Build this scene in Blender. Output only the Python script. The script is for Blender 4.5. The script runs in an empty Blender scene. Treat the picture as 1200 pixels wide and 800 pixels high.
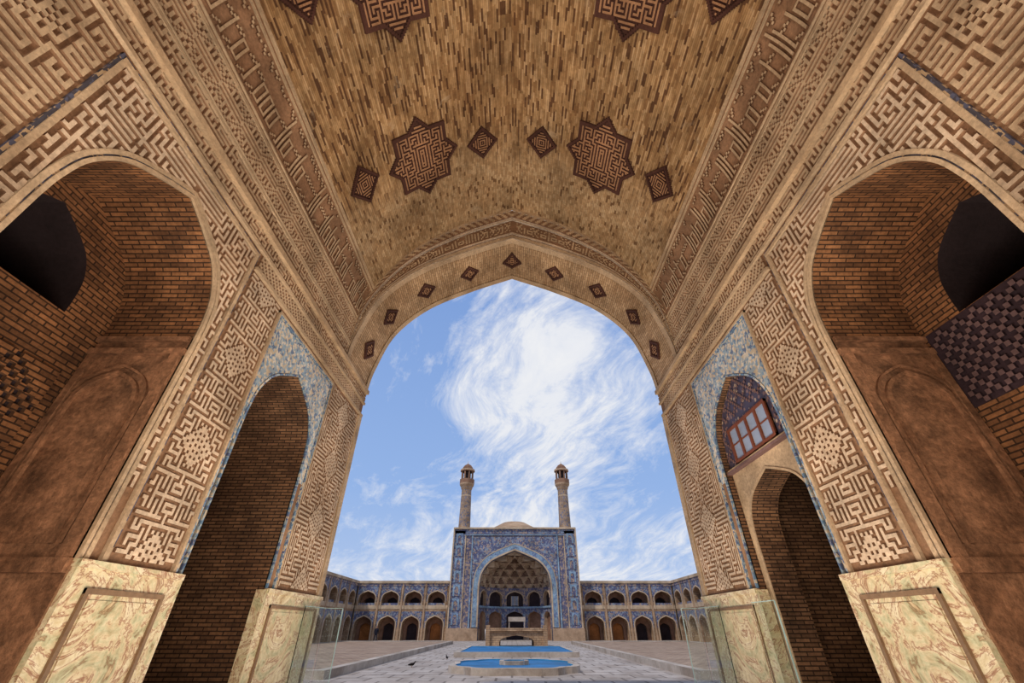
import bpy, math, random
from mathutils import Vector
random.seed(7)
W=4.4; EYE=1.6
sc=bpy.context.scene
sc.view_settings.view_transform='Standard'
# ---------------------------------------------------------------- node helpers
def new_mat(name):
    m=bpy.data.materials.new(name); m.use_nodes=True
    nt=m.node_tree; b=nt.nodes['Principled BSDF']
    b.inputs['Roughness'].default_value=.85
    b.inputs['Specular IOR Level'].default_value=.2
    return m,nt,b
def N(nt,t,**kw):
    n=nt.nodes.new(t)
    for k,v in kw.items():
        if k in n.inputs.keys(): n.inputs[k].default_value=v
        else: setattr(n,k,v)
    return n
def L(nt,a,b): nt.links.new(a,b)
def c4(c): return (c[0],c[1],c[2],1)
def s2l(r,g,b):
    f=lambda x:(x/255/12.92) if x/255<=.04045 else ((x/255+.055)/1.055)**2.4
    return (f(r),f(g),f(b))
def uvn(nt): return N(nt,'ShaderNodeUVMap').outputs[0]
def noise(nt,vec,scale,detail=4,rough=.6,dist=0):
    n=N(nt,'ShaderNodeTexNoise'); n.inputs['Scale'].default_value=scale
    n.inputs['Detail'].default_value=detail; n.inputs['Roughness'].default_value=rough
    n.inputs['Distortion'].default_value=dist
    L(nt,vec,n.inputs['Vector']); return n
def ramp(nt,fac,stops,interp='LINEAR'):
    r=N(nt,'ShaderNodeValToRGB'); cr=r.color_ramp; cr.interpolation=interp
    while len(cr.elements)<len(stops): cr.elements.new(.5)
    for e,(p,c) in zip(cr.elements,stops):
        e.position=p; e.color=c4(c)
    L(nt,fac,r.inputs[0]); return r.outputs[0]
def mix(nt,fac,a,b,mode='MIX'):
    m=N(nt,'ShaderNodeMix'); m.data_type='RGBA'; m.blend_type=mode
    for i,x in ((0,fac),(6,a),(7,b)):
        if isinstance(x,(int,float)): m.inputs[i].default_value=x
        elif isinstance(x,tuple): m.inputs[i].default_value=c4(x)
        else: L(nt,x,m.inputs[i])
    return m.outputs[2]
def mth_(nt,op,a,b_=None,c=None):
    n=N(nt,'ShaderNodeMath'); n.operation=op
    for i,x in enumerate((a,b_,c)):
        if x is None: continue
        if isinstance(x,(int,float)): n.inputs[i].default_value=x
        else: L(nt,x,n.inputs[i])
    return n.outputs[0]
def bump(nt,b,h,strength=.4,dist=.02):
    n=N(nt,'ShaderNodeBump'); n.inputs['Strength'].default_value=strength; n.inputs['Distance'].default_value=dist
    L(nt,h,n.inputs['Height']); L(nt,n.outputs[0],b.inputs['Normal'])
def vary(nt,vec,col,lo=.6,hi=1.3,s1=1.2,s2=18):
    n1=noise(nt,vec,s1,5,.65); n2=noise(nt,vec,s2,4,.7)
    g=ramp(nt,n1.outputs[0],[(.3,(lo,)*3),(.7,(hi,)*3)])
    g2=ramp(nt,n2.outputs[0],[(.3,(lo,)*3),(.7,(hi,)*3)])
    c=mix(nt,1.0,col,g,'MULTIPLY'); c=mix(nt,.75,c,g2,'MULTIPLY')
    n0=noise(nt,vec,.5,8,.72,.4)
    g0=ramp(nt,n0.outputs[0],[(.38,(.66,.60,.55)),(.52,(1,1,1)),(.68,(1.12,1.13,1.15))])
    c=mix(nt,.7,c,g0,'MULTIPLY')
    return c,n2.outputs[0]
def stone_mat(name,col,lo=.65,hi=1.25,s1=1.2,s2=18,rough=.85,bs=.35):
    m,nt,b=new_mat(name); v=uvn(nt)
    c,h=vary(nt,v,col,lo,hi,s1,s2); L(nt,c,b.inputs['Base Color']); bump(nt,b,h,bs,.02)
    b.inputs['Roughness'].default_value=rough
    return m
def brick_mat(name,c1,c2,mort,bw=.26,rh=.07,ms=.008,bias=0.,rot=False,lo=.65,hi=1.25,dark=None,offs=.5):
    m,nt,b=new_mat(name); v=uvn(nt)
    if rot:
        mp=N(nt,'ShaderNodeMapping'); mp.inputs['Rotation'].default_value=(0,0,math.pi/2); L(nt,v,mp.inputs[0]); v=mp.outputs[0]
    t=N(nt,'ShaderNodeTexBrick'); t.offset=offs
    t.inputs['Scale'].default_value=1; t.inputs['Brick Width'].default_value=bw; t.inputs['Row Height'].default_value=rh
    t.inputs['Mortar Size'].default_value=ms; t.inputs['Bias'].default_value=bias
    t.inputs['Color1'].default_value=c4(c1); t.inputs['Color2'].default_value=c4(c2); t.inputs['Mortar'].default_value=c4(mort)
    L(nt,v,t.inputs['Vector'])
    c,h=vary(nt,v,t.outputs[0],lo,hi)
    L(nt,c,b.inputs['Base Color'])
    bump(nt,b,t.outputs['Fac'],-.6,.02)
    return m
def tile_mat(name,stops,scale,rough=.35,mortar=None,feature='F1'):
    m,nt,b=new_mat(name); v=uvn(nt)
    t=N(nt,'ShaderNodeTexVoronoi'); t.inputs['Scale'].default_value=scale; t.distance='CHEBYCHEV' if mortar is None else 'EUCLIDEAN'
    L(nt,v,t.inputs['Vector'])
    sp=N(nt,'ShaderNodeSeparateColor'); L(nt,t.outputs['Color'],sp.inputs[0])
    col=ramp(nt,sp.outputs[0],stops,'CONSTANT')
    if mortar:
        f=ramp(nt,t.outputs['Distance'],[(.0,(0,0,0)),(mortar[1],(0,0,0)),(mortar[1]+.08,(1,1,1))])
        col=mix(nt,f,col,mortar[0])
    c,h=vary(nt,v,col,.75,1.2,.6,6)
    L(nt,c,b.inputs['Base Color']); b.inputs['Roughness'].default_value=rough
    return m
# ---------------------------------------------------------------- colours / materials
TAN=s2l(206,178,148); TAN2=s2l(190,160,126); BRN=s2l(142,106,78); DBR=s2l(106,74,52)
M={}
M['tan']=stone_mat('carved_brick_light',TAN,.58,1.24)
M['tan2']=stone_mat('carved_brick_tan',TAN2,.55,1.24)
M['recess']=stone_mat('recess_plaster_shade_brown',BRN,.6,1.3)  # darker plaster, with the shadow of the relief put into its brown
M['drec']=stone_mat('recess_dark_brown',DBR,.6,1.3)  # deeper recess brown, relief shade put into the colour
M['wall']=brick_mat('wall_brick',s2l(190,156,118),s2l(160,126,90),s2l(122,94,68))
M['pale']=stone_mat('pale_moulding',s2l(192,160,124),.6,1.18)
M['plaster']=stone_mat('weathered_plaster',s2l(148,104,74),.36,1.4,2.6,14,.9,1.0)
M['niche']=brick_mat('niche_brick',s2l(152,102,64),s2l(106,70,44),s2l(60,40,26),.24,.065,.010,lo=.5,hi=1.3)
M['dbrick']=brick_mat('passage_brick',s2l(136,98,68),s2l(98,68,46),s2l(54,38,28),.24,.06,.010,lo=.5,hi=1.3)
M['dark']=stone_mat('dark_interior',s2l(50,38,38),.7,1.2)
M['red']=stone_mat('terracotta_tile',s2l(164,120,86),.65,1.2)
M['dred']=stone_mat('dark_umber_tile',s2l(80,50,40),.65,1.2)
M['lred']=stone_mat('lattice_brick_light',s2l(120,90,84),.65,1.2)
M['lbl']=stone_mat('lattice_tile_mauve',s2l(104,80,78),.65,1.2)
M['dbl']=stone_mat('lattice_tile_dark',s2l(56,40,44),.65,1.2)
M['blue']=tile_mat('blue_mosaic_border',[(0,s2l(96,120,140)),(.35,s2l(150,160,160)),(.6,s2l(190,172,145)),(.8,s2l(80,90,118))],24)
M['dline']=tile_mat('dotted_border_line',[(0,s2l(70,66,72)),(.45,s2l(170,142,110)),(.7,s2l(84,84,100))],18)
M['ltile']=tile_mat('turquoise_cream_mosaic',[(0,s2l(150,160,162)),(.3,s2l(206,190,166)),(.55,s2l(124,146,160)),(.7,s2l(192,170,138)),(.88,s2l(100,112,132))],20)
M['ptile']=tile_mat('navy_floral_tile',[(0,s2l(84,72,84)),(.4,s2l(128,100,96)),(.6,s2l(72,66,88)),(.8,s2l(172,148,128))],11,.5,(s2l(70,62,76),.35))
M['wood']=stone_mat('redwood_timber',s2l(116,62,38),.7,1.2,3,25,.6)
M['glasspane']=stone_mat('window_pane_glass',s2l(140,148,164),.9,1.1,1,3,.3,.02)
def vault_mat():
    m,nt,b=new_mat('vault_streaked_brick'); v=uvn(nt)
    sp=N(nt,'ShaderNodeSeparateXYZ'); L(nt,v,sp.inputs[0]); u,s=sp.outputs[0],sp.outputs[1]
    def cells(bl,rh,stops,seed):
        sr=mth_(nt,'DIVIDE',s,rh); row=mth_(nt,'FLOOR',sr)
        w1=N(nt,'ShaderNodeTexWhiteNoise'); w1.noise_dimensions='1D'; L(nt,mth_(nt,'ADD',row,seed),w1.inputs['W'])
        uc=mth_(nt,'MULTIPLY_ADD',w1.outputs[0],7.0,mth_(nt,'DIVIDE',u,bl)); col=mth_(nt,'FLOOR',uc)
        cb=N(nt,'ShaderNodeCombineXYZ'); L(nt,col,cb.inputs[0]); L(nt,row,cb.inputs[1])
        w2=N(nt,'ShaderNodeTexWhiteNoise'); w2.noise_dimensions='2D'; L(nt,cb.outputs[0],w2.inputs['Vector'])
        c=ramp(nt,w2.outputs[0],stops,'CONSTANT')
        fr=mth_(nt,'FRACT',sr); edge=mth_(nt,'LESS_THAN',fr,.22)
        return mix(nt,mth_(nt,'MULTIPLY',edge,.5),c,s2l(98,70,46)),edge
    A,ea=cells(.26,.048,[(0,s2l(92,62,40)),(.14,s2l(138,102,66)),(.34,s2l(156,120,80)),(.6,s2l(172,136,94)),(.86,s2l(186,150,108))],3)
    B,eb=cells(.13,.06,[(0,s2l(112,82,54)),(.07,s2l(156,124,88)),(.4,s2l(170,138,100)),(.75,s2l(182,152,114))],9)
    nz=noise(nt,v,.8,4)
    ad=mth_(nt,'MULTIPLY_ADD',nz.outputs[0],1.8,u)
    mr=N(nt,'ShaderNodeMapRange'); mr.inputs[1].default_value=7.0; mr.inputs[2].default_value=8.4; L(nt,ad,mr.inputs[0])
    col=mix(nt,mr.outputs[0],A,B)
    c,h=vary(nt,v,col,.62,1.26,.7,7)
    n3=noise(nt,v,1.1,6,.7,.6)
    ef=ramp(nt,n3.outputs[0],[(.60,(0,0,0)),(.70,(.35,.35,.35))])
    c=mix(nt,ef,c,s2l(194,172,142))
    L(nt,c,b.inputs['Base Color']); bump(nt,b,ea,-.3,.02)
    return m
M['vault']=vault_mat()
def marble():
    m,nt,b=new_mat('veined_marble'); v=uvn(nt)
    n=noise(nt,v,1.2,9,.68,2.4)
    c=ramp(nt,n.outputs[0],[(.28,s2l(168,132,96)),(.38,s2l(214,194,152)),(.46,s2l(226,212,178)),(.487,s2l(150,96,68)),(.515,s2l(220,200,162)),(.60,s2l(186,182,144)),(.645,s2l(140,110,76)),(.68,s2l(204,180,140))])
    n2=noise(nt,v,7,6,.7,1.5)
    c2=ramp(nt,n2.outputs[0],[(.35,(.72,.62,.50)),(.6,(1.05,1.05,1.03))])
    c=mix(nt,.85,c,c2,'MULTIPLY'); L(nt,c,b.inputs['Base Color']); b.inputs['Roughness'].default_value=.28; b.inputs['Specular IOR Level'].default_value=.45
    return m
M['marble']=marble()
M['mtrim']=stone_mat('marble_moulding_brown',s2l(138,108,80),.7,1.15,2,14,.5)
M['ftile']=tile_mat('facade_blue_tile',[(0,s2l(96,100,130)),(.3,s2l(126,132,150)),(.5,s2l(88,90,120)),(.66,s2l(168,146,132)),(.84,s2l(136,148,162))],5,.6)
M['fband']=tile_mat('facade_border_tile',[(0,s2l(108,106,128)),(.3,s2l(158,140,130)),(.5,s2l(96,94,120)),(.75,s2l(174,148,128))],4.5,.6)
M['fcyan']=tile_mat('facade_turquoise_band',[(0,s2l(130,154,176)),(.5,s2l(148,170,186)),(.8,s2l(110,126,160))],4.5,.6)
M['ftan']=stone_mat('facade_tan_brick',s2l(178,148,120),.75,1.2,.5,3)
M['frib']=stone_mat('muqarnas_rib',s2l(198,174,146),.8,1.15,.5,3)
M['fcell']=stone_mat('muqarnas_cell',s2l(136,108,90),.6,1.2,.6,3)
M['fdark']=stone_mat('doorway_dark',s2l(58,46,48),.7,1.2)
M['orange']=stone_mat('wooden_door',s2l(176,112,62),.7,1.2,1,5)
M['abrick']=brick_mat('arcade_brick',s2l(192,160,126),s2l(168,134,102),s2l(136,110,90),.5,.18,.02)
M['arec']=stone_mat('arcade_recess_brick',s2l(146,110,88),.7,1.2,.5,3)
M['minar']=tile_mat('minaret_glazed_brick',[(0,s2l(160,134,110)),(.5,s2l(112,108,120)),(.66,s2l(172,146,122)),(.85,s2l(130,124,132))],5.5,.7)
M['kerb']=stone_mat('kerb_stone',s2l(186,172,158),.75,1.12,.5,5)
M['water']=stone_mat('pool_water',s2l(26,112,168),.8,1.15,.6,3,.5,.1)
M['pool']=stone_mat('pool_blue_paint',s2l(64,142,180),.85,1.1,1,6,.5)
def paving(name,c1,c2,mo,bw,rh,ms):
    m=brick_mat(name,c1,c2,mo,bw,rh,ms,0,False,.78,1.16); return m
M['pave']=paving('courtyard_paving',s2l(186,174,164),s2l(168,156,146),s2l(128,116,108),1.2,1.2,.05)
M['pave2']=paving('platform_brick_paving',s2l(172,148,126),s2l(156,130,110),s2l(130,108,90),.5,.5,.03)
# ---------------------------------------------------------------- mesh builder
class MB:
    def __init__(s): s.v=[];s.f=[];s.m=[];s.uv=[];s.mats=[]
    def mi(s,k):
        if k not in s.mats: s.mats.append(k)
        return s.mats.index(k)
    def poly(s,pts,mat,uvs=None):
        i=len(s.v); s.v+= [tuple(p) for p in pts]; s.f.append(tuple(range(i,i+len(pts)))); s.m.append(s.mi(mat))
        if uvs is None:
            a=Vector(pts[0]);n=(Vector(pts[1])-a).cross(Vector(pts[2])-a)
            ax=max(range(3),key=lambda k:abs(n[k]))
            uvs=[[(p[1],p[2]),(p[0],p[2]),(p[0],p[1])][ax] for p in pts]
        s.uv+=list(uvs)
    def q(s,fr,u0,u1,v0,v1,o,mat,dv=0):
        s.poly([fr(u0,v0,o),fr(u1,v0,o),fr(u1,v1,o),fr(u0,v1,o)],mat,[(u0,v0+dv),(u1,v0+dv),(u1,v1+dv),(u0,v1+dv)])
    def box(s,x0,x1,y0,y1,z0,z1,mat):
        p=lambda a,b,c:(a,b,c)
        s.poly([p(x0,y0,z0),p(x1,y0,z0),p(x1,y0,z1),p(x0,y0,z1)],mat)
        s.poly([p(x1,y1,z0),p(x0,y1,z0),p(x0,y1,z1),p(x1,y1,z1)],mat)
        s.poly([p(x0,y1,z0),p(x0,y0,z0),p(x0,y0,z1),p(x0,y1,z1)],mat)
        s.poly([p(x1,y0,z0),p(x1,y1,z0),p(x1,y1,z1),p(x1,y0,z1)],mat)
        s.poly([p(x0,y0,z1),p(x1,y0,z1),p(x1,y1,z1),p(x0,y1,z1)],mat)
        s.poly([p(x0,y1,z0),p(x1,y1,z0),p(x1,y0,z0),p(x0,y0,z0)],mat)
    def fbox(s,fr,u0,u1,v0,v1,o0,o1,mat):
        s.q(fr,u0,u1,v0,v1,o1,mat)
        for (a,b2) in (((u0,v0),(u1,v0)),((u1,v0),(u1,v1)),((u1,v1),(u0,v1)),((u0,v1),(u0,v0))):
            s.poly([fr(a[0],a[1],o0),fr(b2[0],b2[1],o0),fr(b2[0],b2[1],o1),fr(a[0],a[1],o1)],mat,
               [(a[0]+a[1],0),(b2[0]+b2[1],0),(b2[0]+b2[1],o1-o0),(a[0]+a[1],o1-o0)])
    def build(s,name,parent=None,smooth=False,origin=None):
        me=bpy.data.meshes.new(name)
        vv=s.v if origin is None else [(p[0]-origin[0],p[1]-origin[1],p[2]-origin[2]) for p in s.v]
        me.from_pydata(vv,[],s.f)
        for k in s.mats: me.materials.append(M[k])
        me.polygons.foreach_set('material_index',s.m)
        ul=me.uv_layers.new(name='UVMap'); flat=[c for u in s.uv for c in u]; ul.data.foreach_set('uv',flat)
        if smooth: me.polygons.foreach_set('use_smooth',[True]*len(s.f))
        me.update(); ob=bpy.data.objects.new(name,me); sc.collection.objects.link(ob)
        if origin is not None: ob.location=origin
        if parent: ob.parent=parent
        return ob
def empty(name):
    o=bpy.data.objects.new(name,None); sc.collection.objects.link(o); return o
# ---------------------------------------------------------------- arches
def half_profile(pts,n=5):
    P=[Vector(p) for p in pts]
    P=[P[0]*2-P[1]]+P+[P[-1]*2-P[-2]]
    out=[]
    for i in range(1,len(P)-2):
        for k in range(n):
            t=k/n; a,b_,c,d=P[i-1],P[i],P[i+1],P[i+2]
            out.append(.5*((2*b_)+(c-a)*t+(2*a-5*b_+4*c-d)*t*t+(3*b_-a-3*c+d)*t**3))
    out.append(P[-2]); return [(p[0],p[1]) for p in out]
HP=half_profile([(1,0),(.985,.2),(.915,.45),(.70,.70),(.36,.865),(0,1)],5)
def arch(uc,hw,vs,rise):
    l=[(uc-x*hw,vs+z*rise) for x,z in HP]; r=[(uc+x*hw,vs+z*rise) for x,z in HP]
    return l+r[::-1][1:]
def offset_poly(pts,d):
    out=[]
    n=len(pts)
    for i,p in enumerate(pts):
        a=pts[max(i-1,0)]; b_=pts[min(i+1,n-1)]
        tx,tz=b_[0]-a[0],b_[1]-a[1]; l=math.hypot(tx,tz) or 1
        out.append((p[0]-tz/l*d,p[1]+tx/l*d))
    return out
def arch_line(uc,hw,vs,rise,vb):
    return [(uc-hw,vb)]+arch(uc,hw,vs,rise)+[(uc+hw,vb)]
def band(mb,fr,line,d0,d1,o0,o1,mat):
    A=offset_poly(line,d0);B=offset_poly(line,d1); s=0
    for i in range(len(line)-1):
        ds=math.hypot(line[i+1][0]-line[i][0],line[i+1][1]-line[i][1])
        uv=[(s,d0),(s+ds,d0),(s+ds,d1),(s,d1)]
        mb.poly([fr(*A[i],o1),fr(*A[i+1],o1),fr(*B[i+1],o1),fr(*B[i],o1)],mat,uv)
        for C in (A,B):
            mb.poly([fr(*C[i],o0),fr(*C[i+1],o0),fr(*C[i+1],o1),fr(*C[i],o1)],mat,[(s,0),(s+ds,0),(s+ds,o1-o0),(s,o1-o0)])
        s+=ds
def wall_arch(mb,fr,u0,u1,vb,vt,uc,hw,vs,rise,o,mat,vb2=None):
    A=arch(uc,hw,vs,rise)
    if vb2 is None: vb2=vb
    if u0<uc-hw: mb.q(fr,u0,uc-hw,vb2,vt,o,mat)
    if u1>uc+hw: mb.q(fr,uc+hw,u1,vb2,vt,o,mat)
    for a,b_ in zip(A[:-1],A[1:]):
        mb.poly([fr(*a,o),fr(*b_,o),fr(b_[0],vt,o),fr(a[0],vt,o)],mat,[a,b_,(b_[0],vt),(a[0],vt)])
def reveal(mb,fr,line,o0,o1,mat):
    s=0
    for a,b_ in zip(line[:-1],line[1:]):
        ds=math.hypot(b_[0]-a[0],b_[1]-a[1])
        mb.poly([fr(*a,o0),fr(*b_,o0),fr(*b_,o1),fr(*a,o1)],mat,[(o0,s),(o0,s+ds),(o1,s+ds),(o1,s)])
        s+=ds
def fill_arch(mb,fr,uc,hw,vs,rise,vb,o,mat):
    A=arch(uc,hw,vs,rise)
    for a,b_ in zip(A[:-1],A[1:]):
        mb.poly([fr(*a,o),fr(*b_,o),fr(b_[0],vb,o),fr(a[0],vb,o)],mat,[a,b_,(b_[0],vb),(a[0],vb)])
# ---------------------------------------------------------------- kufic patterns
def maze(nu,nv,seed,straight=.35):
    rnd=random.Random(seed); n=(nu+1)//2+1; m=(nv+1)//2+1
    g=[[True]*(2*m+1) for _ in range(2*n+1)]
    st=[(0,0)]; seen={(0,0)}; g[1][1]=False; last=None
    while st:
        x,y=st[-1]; opt=[]
        for d in ((1,0),(-1,0),(0,1),(0,-1)):
            a=(x+d[0],y+d[1])
            if 0<=a[0]<n and 0<=a[1]<m and a not in seen: opt.append(d)
        if not opt: st.pop(); last=None; continue
        d=last if (last in opt and rnd.random()<straight) else rnd.choice(opt)
        last=d; a=(x+d[0],y+d[1]); seen.add(a); st.append(a)
        g[2*x+1+d[0]][2*y+1+d[1]]=False; g[2*a[0]+1][2*a[1]+1]=False
    return g
def kufic(nu,nv,seed,per=26,R=8):
    hu=(nu+1)//2; g=maze(hu+2,per//2+2,seed)
    def pat(i,j):
        ii=min(i,nu-1-i); jj=j%per; jj=min(jj,per-jj)
        cu=abs(i-(nu-1)/2); d=int(cu+jj)
        if d<=R:
            if d==R: return False
            if d==R-1: return True
            return (int(cu)+2*jj)%4 not in (1,)
        return g[ii+1][jj+1]
    return pat
def kufic_big(nu,nv,seed,per=30,R=10):
    g=maze(per//2+3,per//2+3,seed)
    def pat(i,j):
        a=i%per; a=min(a,per-a); c=j%per; c=min(c,per-c)
        d=a+c
        if d==R: return False
        if d==R-1 or d==R+1: return True
        if d<R-1:
            return (a*2+c)%4 in(0,1)
        return g[a+1][c+1]
    return pat
def script_pat(n,h,seed):
    rnd=random.Random(seed); g=[[False]*h for _ in range(n)]
    i=0
    while i<n-4:
        k=rnd.random(); top=rnd.randint(h*2//3,h-1)
        if k<.4:
            for j in range(1,top): g[i][j]=True
            i+=2
        elif k<.7:
            for a in range(4):
                g[i+a][2]=True; g[i+a][h//2]=True
                if rnd.random()<.6: g[i+a][h-2-(a%2)]=True
            for j in range(2,h//2): g[i][j]=True; g[i+3][j]=True
            i+=5
        else:
            for a in range(4): g[i+a][1+a%3]=True; g[i+a][h-2-a%3]=True; g[i+a][h//2+(a%2)]=True
            i+=4
    return lambda i,j:g[i][j]
def relief(mb,fr,u0,v0,nu,nv,c,pat,o0,h,mt,ms,mask=None):
    on=[[pat(i,j) and (mask is None or mask(u0+(i+.5)*c,v0+(j+.5)*c)) for j in range(nv)] for i in range(nu)]
    for i in range(nu):
        for j in range(nv):
            if not on[i][j]: continue
            a,b_=u0+i*c,u0+(i+1)*c; d,e=v0+j*c,v0+(j+1)*c
            mb.q(fr,a,b_,d,e,o0+h,mt)
            for di,dj,p,q_ in ((-1,0,(a,d),(a,e)),(1,0,(b_,d),(b_,e)),(0,-1,(a,d),(b_,d)),(0,1,(a,e),(b_,e))):
                x,y=i+di,j+dj
                if 0<=x<nu and 0<=y<nv and on[x][y]: continue
                mb.poly([fr(*p,o0),fr(*q_,o0),fr(*q_,o0+h),fr(*p,o0+h)],ms,[p,q_,(q_[0]+h,q_[1]+h),(p[0]+h,p[1]+h)])
# ---------------------------------------------------------------- side walls
G=-EYE
DADO=.125*W
big=dict(uc=.79*W,hw=.26*W,vs=.745*W,rise=.35*W)
sml=dict(uc=1.67*W,hw=.26*W,vs=.62*W,rise=.34*W)
VT=1.32*W
def inside(arc,u,v,gap=0):
    x=abs(u-arc['uc']); hw=arc['hw']+gap; rs=arc['rise']+gap
    if v<=arc['vs']: return x<hw
    if x>=hw: return False
    xn=x/hw
    for (x0,z0),(x1,z1) in zip(HP[:-1],HP[1:]):
        if x1<=xn<=x0:
            t=(x0-xn)/(x0-x1) if x0!=x1 else 0
            return v<arc['vs']+(z0+(z1-z0)*t)*rs
    return False
for side,nm in ((-1,'left'),(1,'right')):
    fr=(lambda s:(lambda u,v,o:(s*(W-o),u,EYE+v)))(side)
    A=dict(big); S=dict(sml)
    mb=MB()
    mb.q(fr,-1.3*W,.4*W,G,VT,0,'recess')
    wall_arch(mb,fr,.4*W,1.2*W,G,VT,A['uc'],A['hw'],A['vs'],A['rise'],0,'recess')
    wall_arch(mb,fr,1.2*W,2.0*W,G,VT,S['uc'],S['hw'],S['vs'],S['rise'],0,'recess')
    mb.q(fr,2.0*W,2.5*W,G,VT,0,'recess')
    wall=mb.build('wall_'+nm)
    mb=MB()
    lb=arch_line(A['uc'],A['hw'],A['vs'],A['rise'],DADO+.02)
    band(mb,fr,lb,0,.045,-.02,.04,'tan2')
    band(mb,fr,lb,.045,.065,-.02,.025,'dline')
    band(mb,fr,lb,.065,.12,-.02,.04,'tan2')
    ls=arch_line(S['uc'],S['hw'],S['vs'],S['rise'],DADO+.02)
    band(mb,fr,ls,0,.04,-.02,.035,'blue')
    def rect(u0,u1,vb,vt,w,o,mat,left=True):
        if left: mb.fbox(fr,u0,u0+w,vb,vt,-.02,o,mat)
        mb.fbox(fr,u1-w,u1,vb,vt,-.02,o,mat)
        mb.fbox(fr,u0,u1,vt-w,vt,-.02,o+.002,mat)
    rect(.445*W,1.125*W,DADO,1.20*W,.06,.045,'tan2')
    rect(.437*W,1.132*W,DADO,1.208*W,.035,.03,'dline')
    wall_arch(mb,fr,1.385*W+.03,1.985*W-.03,S['vs']-.3,1.09*W,S['uc'],S['hw']+.05,S['vs'],S['rise']+.05,.025,'ltile')
    rect(1.375*W,1.995*W,DADO,1.105*W,.05,.04,'blue')
    rect(1.365*W,2.005*W,DADO,1.115*W,.045,.05,'tan2')
    mb.fbox(fr,1.14*W,2.5*W,1.135*W,1.15*W,-.02,.06,'tan2')
    mb.fbox(fr,-1.2*W,2.5*W,1.30*W,1.325*W,-.02,.10,'pale')
    mb.fbox(fr,-1.2*W,2.5*W,1.222*W,1.236*W,-.02,.06,'tan2')
    mb.fbox(fr,2.45*W,2.5*W,DADO,1.13*W,-.02,.05,'tan2')
    mb.build('stone_mouldings_'+nm,wall)
    # ---- relief
    mb=MB(); c=.043
    u0,u1=1.142*W,1.358*W; nu=int((u1-u0)/c)|1; c1=(u1-u0)/nu; nv=int((1.13*W-.15*W)/c1)
    relief(mb,fr,u0,.145*W,nu,nv,c1,kufic(nu,nv,3,34,8),0,.03,'tan','recess')
    u0,u1=2.012*W,2.445*W; nu=int((u1-u0)/c)|1; c1=(u1-u0)/nu; nv=int((1.13*W-.15*W)/c1)
    relief(mb,fr,u0,.145*W,nu,nv,c1,kufic(nu,nv,5,30,10),0,.03,'tan','recess')
    u0,u1=.463*W,1.108*W; c2=.043; nu=int((u1-u0)/c2); nv=int((1.18*W-.3*W)/c2)
    relief(mb,fr,u0,.30*W,nu,nv,c2,kufic(nu,nv,11,38,7),0,.03,'tan','recess',mask=lambda u,v:not inside(A,u,v,.12))
    c3=.047; u0=-.15*W; nu=int((.43*W-u0)/c3); nv=int((1.215-.35)*W/c3)
    relief(mb,fr,u0,.35*W,nu,nv,c3,kufic_big(nu,nv,23,34,11),0,.035,'tan2','recess')
    c4_=.045; nu=int((2.43-1.15)*W/c4_); relief(mb,fr,1.15*W,1.155*W,nu,6,c4_,lambda i,j:(i+j)%3!=0,0,.03,'tan2','recess')
    c5=.04; nu=int(2.6*W/c5); g=maze(nu+2,9,9,.1); relief(mb,fr,-.1*W,1.24*W,nu,7,c5,(lambda g:(lambda i,j:g[i+1][j+1]))(g),0,.03,'tan2','recess')
    mb.build('kufic_relief_'+nm,wall)
    # ---- big niche
    mb=MB(); D1=-.29*W
    la=arch(A['uc'],A['hw'],A['vs'],A['rise'])
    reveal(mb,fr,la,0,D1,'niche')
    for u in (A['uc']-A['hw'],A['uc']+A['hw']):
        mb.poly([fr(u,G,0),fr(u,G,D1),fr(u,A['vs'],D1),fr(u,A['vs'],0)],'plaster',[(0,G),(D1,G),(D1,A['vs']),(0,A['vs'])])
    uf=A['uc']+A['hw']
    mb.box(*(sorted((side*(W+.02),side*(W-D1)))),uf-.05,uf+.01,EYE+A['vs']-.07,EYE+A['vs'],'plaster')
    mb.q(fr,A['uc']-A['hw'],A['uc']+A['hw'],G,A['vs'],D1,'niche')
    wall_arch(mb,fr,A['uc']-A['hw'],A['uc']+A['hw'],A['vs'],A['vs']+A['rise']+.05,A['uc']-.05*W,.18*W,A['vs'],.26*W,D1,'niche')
    if side<0:
        n_=13; c_=.075; u_=.78*W; v_=.37*W
        mb.q(fr,u_,u_+n_*c_,v_,v_+n_*c_,D1+.005,'dark')
        hole=lambda i,j:(abs(i-6)+abs(j-6))<=6 and (i+j)%2==0
        relief(mb,fr,u_,v_,n_,n_,c_,lambda i,j:not hole(i,j),D1+.006,.05,'niche','drec')
    else:
        relief(mb,fr,.55*W,.50*W,int(.48*W/.06),int(.24*W/.06),.06,lambda i,j:((i+j)%4==0 or (i-j)%4==0),D1+.012,.03,'lbl','dbl')
        mb.q(fr,.55*W,1.04*W,.50*W,.742*W,D1+.01,'dbl')
    uu0,uu1=A['uc']-A['hw'],A['uc']+A['hw']
    B=arch(A['uc']-.05*W,.18*W,A['vs'],.26*W)
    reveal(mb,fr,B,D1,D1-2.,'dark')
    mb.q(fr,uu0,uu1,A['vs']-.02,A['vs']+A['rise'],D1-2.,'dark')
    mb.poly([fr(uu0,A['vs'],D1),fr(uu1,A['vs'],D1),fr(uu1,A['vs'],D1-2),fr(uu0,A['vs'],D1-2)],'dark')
    fr2=(lambda s:(lambda u,v,o:(s*(W+u),uf-o,EYE+v)))(side)
    ln=arch_line(.16*W,.085*W,.50*W,.11*W,.16*W)
    band(mb,fr2,ln,0,.05,0,.05,'plaster'); band(mb,fr2,ln,.12,.15,0,.04,'plaster')
    fill_arch(mb,fr2,.16*W,.085*W,.50*W,.11*W,.16*W,.008,'plaster')
    mb.fbox(fr2,.0,.29*W,.68*W,.70*W,0,.06,'plaster'); mb.fbox(fr2,.0,.29*W,.10*W,.13*W,0,.06,'plaster')
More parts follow.
